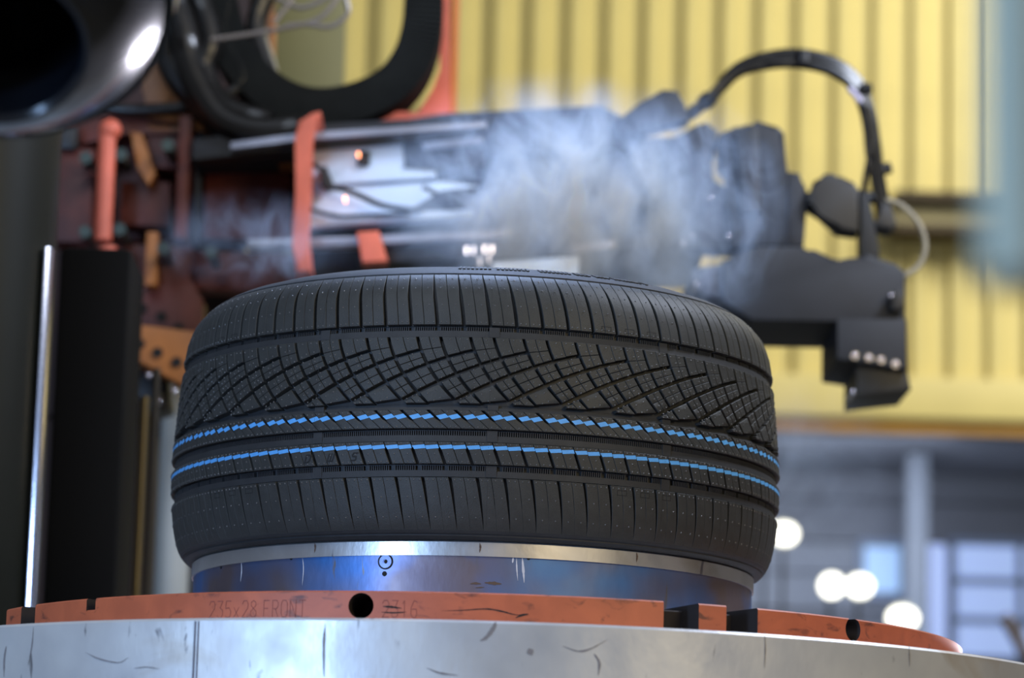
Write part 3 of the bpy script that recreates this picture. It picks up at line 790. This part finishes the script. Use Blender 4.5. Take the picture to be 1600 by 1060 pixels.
for px, py in ((245, 588), (232, 587), (243, 607), (247, 628), (272, 612)):
    bm = bmesh.new(); a = at(px, py, 1.58); bmesh.ops.create_icosphere(bm, subdivisions=2, radius=.0052, matrix=Matrix.Translation(a))
    add_cyl(bm, a, a+Vector((0, .06, .02)), .003, 8); obj('grease_nipple', bm, CHR, car)
part('valve_cluster', BLK, car, [(205, 575), (262, 590), (268, 640), (240, 650), (214, 620)], 1.66, 1.72, prism=True)
# upper left orange pieces among the hoses
part('upper_bracket', YORG, car, [(214, 110), (250, 92), (272, 140), (262, 160), (230, 172)], 1.72, 1.80, prism=True)
part('upper_bracket', YORG, car, [(224, 182), (290, 160), (334, 190), (340, 210), (300, 202), (230, 206)], 1.68, 1.76, prism=True)
part('upper_rib', ORG, car, [(312, 92), (328, 100), (346, 150), (340, 160), (322, 138)], 1.70, 1.74, prism=True)
part('upper_rib', ORGD, car, (290, -30, 312, 90), 1.78, 1.84)
part('upper_post', ORGD, car, (395, 30, 418, 150), 1.78, 1.84)
part('upper_post', YORG, car, (418, 20, 430, 148), 1.78, 1.84)

fr = thing('press_frame', 'dark reddish press frame behind the orange carriage', 'machine')
fm_ = mat('frame_dark_red', (.035, .010, .006), .7, 0, .5, 5)
part('frame_plate', fm_, fr, (-260, -120, 395, 650), 2.10, 2.25)
part('frame_foot', fm_, fr, (-260, 650, 240, 1500), 2.10, 2.25)
part('frame_beam', fm_, fr, (240, 500, 470, 560), 2.10, 2.25)
part('frame_post', mat('frame_orange_dark', (.22, .06, .02), .6, 0, .4, 6), fr, (395, -120, 428, 560), 2.08, 2.2)
bm = bmesh.new(); boxpx(bm, 412, -120, 545, 420, 2.4, 2.45)
tag(obj('shaded_wall_sheet', bm, mat('olive_wall_shade', (.21, .19, .07), .6, 0, .15, 4)), 'added olive sheet for the shaded yellow seen through the left half of the cable loop', 'panel')  # sheet added: shade on the yellow behind is put into its colour

# horizontal arm
arm = thing('loader_arm', 'long dark horizontal loader arm with silver panel and steel rails behind the tyre', 'machine')
part('upper_beam', GREY, arm, [(300, 216), (470, 196), (640, 190), (700, 177), (938, 164), (975, 183), (1000, 202), (1005, 232), (300, 250)], 1.62, 1.95, prism=True)
part('upper_rail', RAIL, arm, [(360, 222), (478, 207), (760, 190), (760, 199), (478, 218), (360, 234)], 1.56, 1.62, .002, prism=True)
part('light_strip', RAIL, arm, [(660, 224), (752, 212), (756, 222), (664, 234)], 1.585, 1.62, .002, prism=True)
part('dark_rail', BLK, arm, [(300, 240), (484, 218), (760, 202), (760, 212), (484, 232), (300, 250)], 1.58, 1.62, .002, prism=True)
part('silver_panel', SIL, arm, [(484, 228), (628, 219), (632, 262), (680, 262), (682, 277), (484, 290)], 1.60, 1.63, .003, prism=True)
part('silver_panel', SIL, arm, [(484, 293), (690, 283), (745, 290), (745, 322), (640, 330), (484, 340)], 1.61, 1.64, .003, prism=True)
part('panel_recess', GREY, arm, (558, 236, 578, 258), 1.592, 1.602, .001)
part('panel_recess', GREY, arm, [(632, 225), (760, 216), (760, 262), (690, 266), (632, 262)], 1.596, 1.61, .001, prism=True)
part('panel_recess', GREY, arm, [(690, 298), (760, 290), (760, 322), (640, 328)], 1.598, 1.62, .001, prism=True)
part('silver_rail', SIL, arm, [(478, 340), (740, 326), (740, 336), (478, 355)], 1.585, 1.62, .002, prism=True)
part('core_beam', GREY, arm, [(470, 245), (1000, 234), (1092, 300), (1100, 395), (760, 412), (470, 428)], 1.66, 1.95, prism=True)
part('lower_rail', RAIL, arm, [(386, 374), (560, 370), (800, 358), (800, 368), (560, 383), (386, 388)], 1.58, 1.62, .002, prism=True)
part('lower_block', GREY, arm, [(560, 388), (900, 370), (1040, 368), (1040, 385), (870, 398), (560, 412)], 1.60, 1.66, prism=True)
part('bright_plate', SIL, arm, [(770, 418), (770, 411), (905, 400), (905, 430), (770, 430)], 1.60, 1.64, .002, prism=True)
part('light_strip', RAIL, arm, [(890, 384), (960, 374), (962, 386), (892, 396)], 1.595, 1.64, .002, prism=True)
part('strap', ORG, arm, [(487, 176), (500, 173), (503, 182), (488, 200), (486, 240), (485, 300), (480, 344), (483, 380), (487, 424), (462, 424), (457, 385), (455, 350), (462, 300), (461, 215), (465, 190)], 1.52, 1.60, .006, prism=True)
part('short_strap', ORG, arm, [(557, 362), (592, 360), (606, 408), (566, 410)], 1.56, 1.60, .004, prism=True)
for P_, r in (([(490, 256), (503, 268), (512, 290), (535, 296), (560, 305), (600, 322), (660, 330)], .0048), ([(484, 326), (500, 332), (530, 338), (570, 337), (640, 334)], .0036), ([(660, 292), (700, 312), (740, 322)], .004)):
    bm = bmesh.new(); add_tube(bm, [at(x, y, 1.575) for x, y in P_], r, 10); obj('hose', bm, BLK, arm)
part('hose_clamp', BLK, arm, [(500, 262), (510, 258), (520, 284), (512, 298), (500, 286)], 1.57, 1.60, prism=True)
# glowing beads added for the sparkles on the silver panel and rails
for px, py in ((560, 240), (539, 309)):
    bm = bmesh.new(); a = at(px, py, 1.57); bmesh.ops.create_icosphere(bm, subdivisions=2, radius=.0022, matrix=Matrix.Translation(a)); add_cyl(bm, a, a+Vector((0, .03, 0)), .0015, 8)
    obj('orange_sparkle', bm, emit('orange_sparkle_glow', (1, .36, .16), 7), arm)
for px, py, k in ((729, 388, 5), (740, 388, 3.5), (757, 386, 6), (769, 386, 7), (764, 399, 2), (750, 405, 1.6)):
    bm = bmesh.new(); a = at(px, py, 1.56); bmesh.ops.create_icosphere(bm, subdivisions=2, radius=.0028, matrix=Matrix.Translation(a)); add_cyl(bm, a, a+Vector((0, .05, 0)), .002, 8)
    obj('pale_sparkle', bm, emit('pale_sparkle_glow', (.85, .85, 1), k), arm)
# second block behind steam: motor hump
part('motor_hump', GREY, arm, [(960, 190), (1000, 160), (1036, 138), (1058, 140), (1070, 158), (1078, 186), (1040, 196), (1030, 199), (1000, 206), (965, 215)], 1.60, 1.65, .010, prism=True)

part('wrist_block', GREY, arm, [(985, 214), (1085, 214), (1085, 262), (985, 262)], 1.62, 1.68, prism=True)
# gripper head
grip = thing('gripper_head', 'dark grey gripper head with valve blocks at the end of the loader arm', 'gripper')
part('head_block', GREY, grip, [(1040, 214), (1070, 214), (1084, 196), (1104, 190), (1122, 206), (1116, 244), (1106, 256), (1108, 286), (1136, 292), (1140, 390), (1040, 386)], 1.58, 1.64, .006, prism=True)
part('motor', GREY, grip, [(1124, 208), (1150, 198), (1170, 192), (1178, 198), (1216, 196), (1226, 206), (1230, 268), (1232, 385), (1138, 385), (1138, 262), (1126, 248)], 1.56, 1.65, .010, prism=True)
part('motor_cap', BLK, grip, [(1150, 205), (1186, 198), (1190, 330), (1158, 335)], 1.54, 1.57, .006, prism=True)
part('connector', GREY, grip, [(1230, 268), (1250, 270), (1254, 292), (1262, 300), (1260, 330), (1256, 384), (1230, 384)], 1.60, 1.66, .004, prism=True)
part('valve_block', BLK, grip, [(1272, 282), (1290, 276), (1296, 270), (1306, 272), (1310, 280), (1334, 284), (1342, 296), (1342, 362), (1312, 358), (1284, 332), (1262, 318), (1262, 300), (1272, 298)], 1.58, 1.64, .005, prism=True)
part('lower_body', GREY, grip, [(1130, 405), (1176, 396), (1180, 384), (1254, 384), (1270, 398), (1300, 402), (1325, 411), (1342, 410), (1352, 396), (1400, 412), (1415, 424), (1414, 505), (1175, 501), (1130, 470)], 1.56, 1.80, .008, prism=True)
part('nose_block', mat('blue_grey_plastic', (.09, .11, .16), .5), grip, [(1078, 424), (1092, 416), (1130, 412), (1140, 470), (1100, 462), (1084, 450)], 1.58, 1.76, .008, prism=True)
part('upper_post', BLK, grip, [(1344, 300), (1358, 300), (1374, 392), (1374, 410), (1346, 408)], 1.60, 1.66, .003, prism=True)
part('jaw_plate', GREY, grip, [(1308, 498), (1416, 498), (1418, 578), (1308, 561)], 1.55, 1.78, .004, prism=True)
part('jaw_pad', BLK, grip, [(1338, 560), (1416, 572), (1424, 608), (1338, 618)], 1.57, 1.74, .004, prism=True)
part('side_knob', BLK, grip, [(1392, 455), (1412, 452), (1414, 480), (1404, 486), (1392, 484)], 1.54, 1.60, .004, prism=True)
jaw = [o for o in grip.children if o.name.startswith('jaw_plate')][0]
for px, py in ((1336, 556), (1358, 559), (1377, 563), (1399, 569)):
    bm = bmesh.new(); a = at(px, py, 1.545); add_cyl(bm, a, (a.x, 1.56, a.z), .0065, 6); bmesh.ops.create_icosphere(bm, subdivisions=2, radius=.004, matrix=Matrix.Translation(a)); obj('jaw_bolt', bm, CHR, jaw)
for px, py in ((1138, 369), (1082, 368), (1067, 380), (1087, 444), (1110, 310), (1333, 613), (1392, 462)):
    bm = bmesh.new(); a = at(px, py, 1.53); add_cyl(bm, a, (a.x, 1.60, a.z), .003, 8); bmesh.ops.create_icosphere(bm, subdivisions=2, radius=.0042, matrix=Matrix.Translation(a)); obj('screw_head', bm, CHR, grip)
part('valve_foot', BLK, grip, [(1376, 315), (1388, 310), (1402, 352), (1392, 358), (1364, 352), (1366, 345), (1376, 342)], 1.60, 1.66, .003, prism=True)
# cable bundle
cb = thing('cable_bundle', 'arched bundle of black cables above the gripper head', 'cable')
base = [(1078, 176), (1106, 156), (1150, 112), (1200, 95), (1250, 91), (1300, 102), (1335, 128), (1354, 170), (1364, 225), (1372, 280), (1384, 340)]
offs = [(0, 0, 0), (3, -5, .012), (-2, 7, -.014), (2, 3, .02), (-5, 2, .006)]
for i, (dx, dy, yy) in enumerate(offs):
    pts = []
    for j, (x, y) in enumerate(base):
        k = math.sin(j*.9+i*1.7)*2.5
        pts.append(at(x+dx+k*.6, y+dy+k, 1.64+yy))
    bm = bmesh.new(); add_tube(bm, pts, .0092 if i < 3 else .007, 12, 8); obj('cable', bm, CAB, cb)
for pts in ([(1352, 165), (1362, 215), (1357, 250), (1350, 290), (1348, 310)], [(1356, 170), (1366, 230), (1376, 270), (1380, 300), (1382, 322)], [(1352, 180), (1356, 240), (1364, 262), (1372, 300), (1374, 330)]):
    bm = bmesh.new(); add_tube(bm, [at(x, y, 1.61) for x, y in pts], .0048, 10, 8); obj('cable', bm, CAB, cb)
bm = bmesh.new(); add_tube(bm, [at(x, y, 1.60) for x, y in ((1326, 138), (1338, 150), (1345, 160))], .0052, 10, 6); obj('cable_sheath', bm, mat('lilac_sheath', (.55, .5, .62), .25), cb)
for (x, y), (x2, y2) in (((1098, 163), (1110, 152)), ((1256, 80), (1256, 100)), ((1344, 140), (1362, 138)), ((1366, 268), (1392, 262)), ((1340, 305), (1376, 312))):
    bm = bmesh.new(); a = at(x, y, 1.62); b = at(x2, y2, 1.62); add_cyl(bm, a, b, .010 if y > 100 and x > 1300 else .014, 12); obj('cable_tie', bm, BLK, cb)
bm = bmesh.new(); add_tube(bm, [at(x, y, 1.60) for x, y in ((1384, 312), (1410, 322), (1436, 350), (1446, 385), (1436, 415), (1412, 432))], .0045, 10, 8)
tag(obj('clear_hose', bm, TUBE), 'thin translucent hose looping beside the gripper on the right', 'hose')

# ------------------------------------------------------------------ hoses at the top left
hl = thing('cable_chain', 'broad black corrugated cable loop hanging above the orange carriage', 'cable chain')
path = [(330, -60), (345, 20), (368, 90), (420, 150), (485, 178), (560, 170), (625, 132), (658, 60), (664, -60)]
bm = bmesh.new()
P = spline([at(x, y, 1.70) for x, y in path], 14)
for i in range(len(P)-1):
    a, b = P[i], P[i+1]; tdir = (b-a).normalized(); s = Vector((0, 1, 0)); nn = tdir.cross(s).normalized()
    mid = (a+b)/2; L_ = (b-a).length*.43; r = bmesh.ops.create_cube(bm, size=1)
    for v in r['verts']: v.co = mid+tdir*(v.co.x*2*L_)+s*(v.co.y*.11)+nn*(v.co.z*.066)
obj('chain_link_row', bm, mat('chain_black', (.006, .007, .006), .8, 0, .4, 20, spec=.2), hl, smooth=False)['kind'] = 'stuff'
bm = bmesh.new(); add_tube(bm, [at(x, y, 1.70) for x, y in path], .018, 12, 10); obj('inner_cable', bm, CAB, hl)
for i, (pts, r, lab) in enumerate((([(250, -40), (285, 40), (300, 110), (340, 180), (400, 205), (480, 200)], .026, 'thick black hose curving down behind the round housing'),
                    ([(300, -40), (330, 60), (320, 110), (350, 165), (420, 190)], .020, 'thick black hose left of the cable chain'),
                    ([(240, 30), (270, 110), (300, 150), (350, 200), (430, 215)], .022, 'thick black hose sagging over the orange brackets'),
                    ([(370, -40), (352, 50), (380, 120), (330, 160), (210, 172), (150, 160)], .011, 'black hose crossing to the lower edge of the round housing'),
                    ([(430, -40), (400, 40), (420, 120), (400, 150)], .018, 'thick black hose inside the cable loop'))):
    bm = bmesh.new(); add_tube(bm, [at(x, y, 1.62+.012*i) for x, y in pts], r, 12, 8)
    tag(obj('black_hose', bm, CAB), lab, 'hose', 'black hoses at the upper left')
for i, (pts, lab) in enumerate((([(330, 62), (400, 52), (447, 43), (500, 28), (540, -20)], 'thin grey wire, lowest of the tangle at the top'), ([(428, 36), (440, 20), (450, 8), (466, -20)], 'short steep grey wire at the top'), ([(447, 40), (480, 38), (510, 42), (528, 36), (544, 20), (540, -5)], 'grey wire curling at the right of the top tangle'), ([(420, -10), (470, 12), (520, -8)], 'grey wire sagging at the top edge'))):
    bm = bmesh.new(); add_tube(bm, [at(x, y, 1.50) for x, y in pts], .0042, 8, 8)
    tag(obj('grey_wire', bm, mat('grey_wire', (.26, .23, .21), .3, .3)), lab, 'wire', 'grey wires at the top')
bm = bmesh.new(); add_prism(bm, [(688, -40), (703, -40), (703, 190), (645, 190), (650, 176), (676, 145), (690, 110)], 1.76, 1.79, .003)
tag(obj('red_beam', bm, ORG), 'red upright beam with flared foot right of the cable loop', 'beam')
bm = bmesh.new(); boxpx(bm, 702, -40, 720, 178, 1.78, 1.82, .003)
tag(obj('orange_post', bm, mat('ochre_paint', (.62, .22, .05), .5, 0, .1, 6)), 'narrow ochre orange post against the yellow wall', 'post')
bm = bmesh.new(); boxpx(bm, 590, 178, 760, 190, 1.70, 1.8, .003)
tag(obj('red_rail', bm, ORG), 'short red rail on top of the loader arm', 'rail')

# pale guard post close to the lens on the right
bm = bmesh.new(); p = at(1606, 440, -2.72); q_ = at(1606, -200, -2.72)
add_cyl(bm, (p.x, -2.72, p.z), (p.x, -2.72, q_.z+.4), .0130, 40)
tag(obj('guard_post', bm, PALE), 'pale green out-of-focus round post at the upper right edge', 'post')

# ================================================================== STEAM
def steam(name, loc, size, dens, thr, label, scale=7, wisp=1.0, seed=0.):
    bm = bmesh.new(); bmesh.ops.create_icosphere(bm, subdivisions=3, radius=1)
    me = bpy.data.meshes.new(name); bm.to_mesh(me); bm.free()
    mt = bpy.data.materials.new(name); mt.use_nodes = True; nt = mt.node_tree; N = nt.nodes; L = nt.links
    N.remove(N['Principled BSDF'])
    vs_ = N.new('ShaderNodeVolumeScatter'); vs_.inputs['Color'].default_value = (.64, .79, 1, 1); vs_.inputs['Anisotropy'].default_value = .15
    tc = N.new('ShaderNodeTexCoord')
    ln = N.new('ShaderNodeVectorMath'); ln.operation = 'LENGTH'; L.new(tc.outputs['Object'], ln.inputs[0])
    mr = N.new('ShaderNodeMapRange'); mr.interpolation_type = 'SMOOTHSTEP'
    for i, v in ((1, 1.0), (2, .15), (3, 0), (4, 1)): mr.inputs[i].default_value = v
    L.new(ln.outputs['Value'], mr.inputs[0])
    mp = N.new('ShaderNodeMapping'); mp.inputs['Scale'].default_value = (size[0], size[1], size[2]*.75); mp.inputs['Location'].default_value = (seed, seed*.7, 0)
    mp.inputs['Rotation'].default_value = (0, .5, 0)
    L.new(tc.outputs['Object'], mp.inputs[0])
    n1 = N.new('ShaderNodeTexNoise'); n1.inputs['Scale'].default_value = scale; n1.inputs['Detail'].default_value = 7; n1.inputs['Roughness'].default_value = .62; n1.inputs['Distortion'].default_value = 1.1*wisp
    L.new(mp.outputs[0], n1.inputs['Vector'])
    r1 = N.new('ShaderNodeMapRange'); r1.interpolation_type = 'SMOOTHSTEP'
    for i, v in ((1, thr[0]), (2, thr[1]), (3, 0), (4, 1)): r1.inputs[i].default_value = v
    L.new(n1.outputs['Fac'], r1.inputs[0])
    a = N.new('ShaderNodeMath'); a.operation = 'MULTIPLY'; L.new(r1.outputs[0], a.inputs[0]); L.new(mr.outputs[0], a.inputs[1])
    b = N.new('ShaderNodeMath'); b.operation = 'MULTIPLY'; L.new(a.outputs[0], b.inputs[0]); b.inputs[1].default_value = dens
    L.new(b.outputs[0], vs_.inputs['Density']); L.new(vs_.outputs[0], N['Material Output'].inputs['Volume'])
    mt.cycles.volume_step_rate = .3
    me.materials.append(mt)
    o = bpy.data.objects.new(name, me); C.objects.link(o); o.location = loc; o.scale = size
    return tag(o, label, 'steam', None, 'stuff')
Ys = .42
def sloc(px, py, Y=Ys): return at(px, py, Y)
c = sloc(865, 305); steam('steam', c, (.25, .19, .165), 28, (.42, .62), 'dense blue grey steam cloud rising behind the tyre', 10, 1.3)
c = sloc(1060, 330); steam('steam', c, (.17, .15, .18), 13, (.44, .66), 'thin curling steam wisps over the gripper head', 12, 1.4, 3.1)
c = sloc(390, 375); steam('steam', c, (.15, .12, .07), 7, (.46, .68), 'faint steam wisps over the orange carriage', 14, 1.3, 5.2)
c = sloc(1250, 750, 1.0); steam('steam', c, (.16, .15, .18), 5, (.42, .68), 'faint steam drifting right of the tyre', 9, 1, 8.4)
for o in list(bpy.data.objects):
    if '_off' in o: del o['_off']
